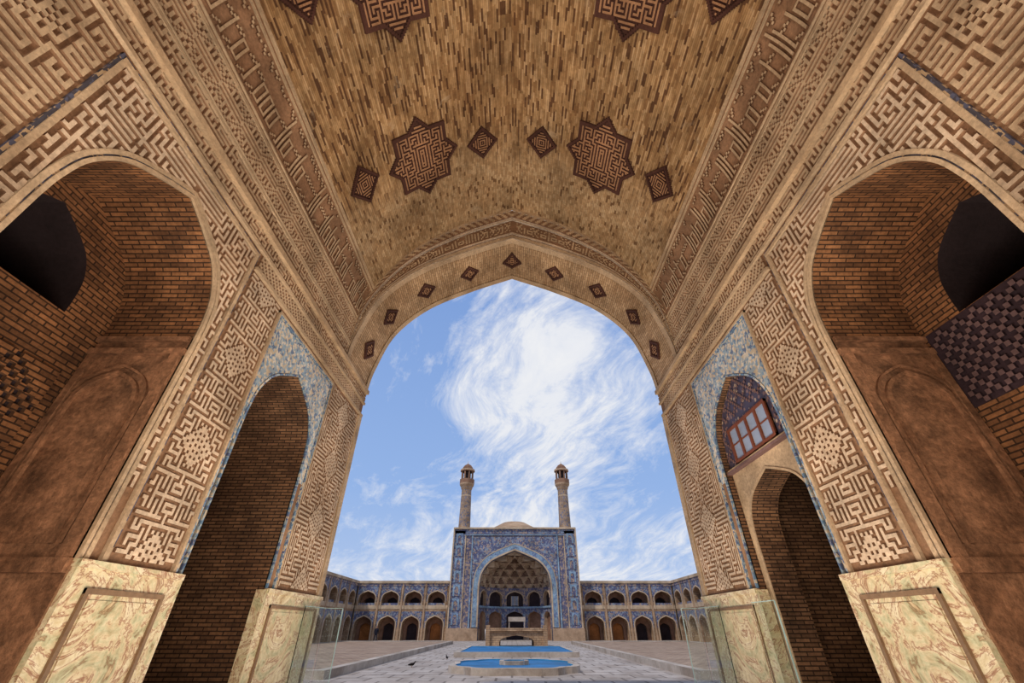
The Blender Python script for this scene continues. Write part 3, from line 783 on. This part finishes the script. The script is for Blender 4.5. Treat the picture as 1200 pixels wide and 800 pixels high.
# ---------------------------------------------------------------- world
w=bpy.data.worlds.new('sky'); sc.world=w; w.use_nodes=True; nt=w.node_tree
bg=nt.nodes['Background']; tc=N(nt,'ShaderNodeTexCoord'); sp=N(nt,'ShaderNodeSeparateXYZ'); L(nt,tc.outputs['Generated'],sp.inputs[0])
mth=lambda *a:mth_(nt,*a)
z=mth('MAXIMUM',sp.outputs[2],.02)
z2=mth('ADD',z,.30)
px=mth('DIVIDE',sp.outputs[0],z2); py=mth('DIVIDE',sp.outputs[1],z2)
cb0=N(nt,'ShaderNodeCombineXYZ'); L(nt,px,cb0.inputs[0]); L(nt,py,cb0.inputs[1])
wz=noise(nt,cb0.outputs[0],1.6,2,.5); wc=N(nt,'ShaderNodeSeparateColor'); L(nt,wz.outputs['Color'],wc.inputs[0])
qx=mth('ADD',px,mth('MULTIPLY',mth('SUBTRACT',wc.outputs[0],.5),.5)); qy=mth('ADD',py,mth('MULTIPLY',mth('SUBTRACT',wc.outputs[1],.5),.5))
def layer(ang,sx,sy,scale,det,off,rough=.6):
    ca,sa=math.cos(ang),math.sin(ang)
    a=mth('ADD',mth('MULTIPLY',qx,ca*sx),mth('MULTIPLY',qy,-sa*sx)); b_=mth('ADD',mth('MULTIPLY',qx,sa*sy),mth('MULTIPLY',qy,ca*sy))
    cb=N(nt,'ShaderNodeCombineXYZ'); L(nt,a,cb.inputs[0]); L(nt,b_,cb.inputs[1]); cb.inputs[2].default_value=off
    return noise(nt,cb.outputs[0],scale,det,rough,.0).outputs[0]
n1=layer(-.25,1.5,.9,3.4,14,2.3,.68)
n3=layer(-.45,3.4,1.0,6.0,10,5.1,.68)
n2=layer(0,1,.8,1.3,2,9.7,.5)
pc=mth('SUBTRACT',px,.10)
g=mth('MULTIPLY',mth('POWER',2.718,mth('MULTIPLY',mth('MULTIPLY',pc,pc),-18)),.12)
low=mth('MULTIPLY',mth('POWER',mth('SUBTRACT',1,z),8),.13)
rt=mth('MULTIPLY',px,.05)
tot=mth('ADD',mth('ADD',mth('MULTIPLY',n1,.62),mth('MULTIPLY',n3,.38)),mth('ADD',g,low))
tot=mth('ADD',tot,rt)
tot=mth('ADD',tot,mth('MULTIPLY',mth('SUBTRACT',n2,.5),.40))
cl=ramp(nt,tot,[(.49,(0,0,0)),(.57,(.30,.30,.30)),(.69,(.9,.9,.9)),(.8,(1,1,1))])
blue=ramp(nt,sp.outputs[2],[(0,s2l(184,204,236)),(.25,s2l(148,180,230)),(.7,s2l(124,158,216)),(1,s2l(92,130,196))])
col=mix(nt,cl,blue,(.86,.87,.90))
L(nt,col,bg.inputs[0]); bg.inputs[1].default_value=1.0
# ---------------------------------------------------------------- lights
def light(name,t,loc,rot,energy,col,**k):
    l=bpy.data.lights.new(name,t); l.energy=energy; l.color=col
    for a,v in k.items(): setattr(l,a,v)
    o=bpy.data.objects.new(name,l); sc.collection.objects.link(o); o.location=loc; o.rotation_euler=rot; return o
sd=Vector((.45,.42,-.79)).to_track_quat('-Z','Y').to_euler()
light('sun','SUN',(0,0,30),sd,2.2,(1,.94,.85),angle=math.radians(3))
light('floor_fill','AREA',(0,4.8,.06),(math.pi,0,0),980,(1,.92,.82),shape='RECTANGLE',size=4.5,size_y=11)  # added area fill, simulates bounce from the floor onto the vault
light('rear_fill','AREA',(0,-4.6,3.0),(math.radians(115),0,0),600,(1,.93,.84),shape='RECTANGLE',size=6,size_y=4)  # added soft fill behind the camera, no fixture there
# ---------------------------------------------------------------- camera
cam=bpy.data.cameras.new('camera'); cam.sensor_width=36; cam.lens=14.4; cam.clip_end=500; cam.clip_start=.05
co=bpy.data.objects.new('camera',cam); sc.collection.objects.link(co); co.location=(0,0,EYE); co.rotation_euler=(math.radians(90+34.9),0,0)
sc.camera=co
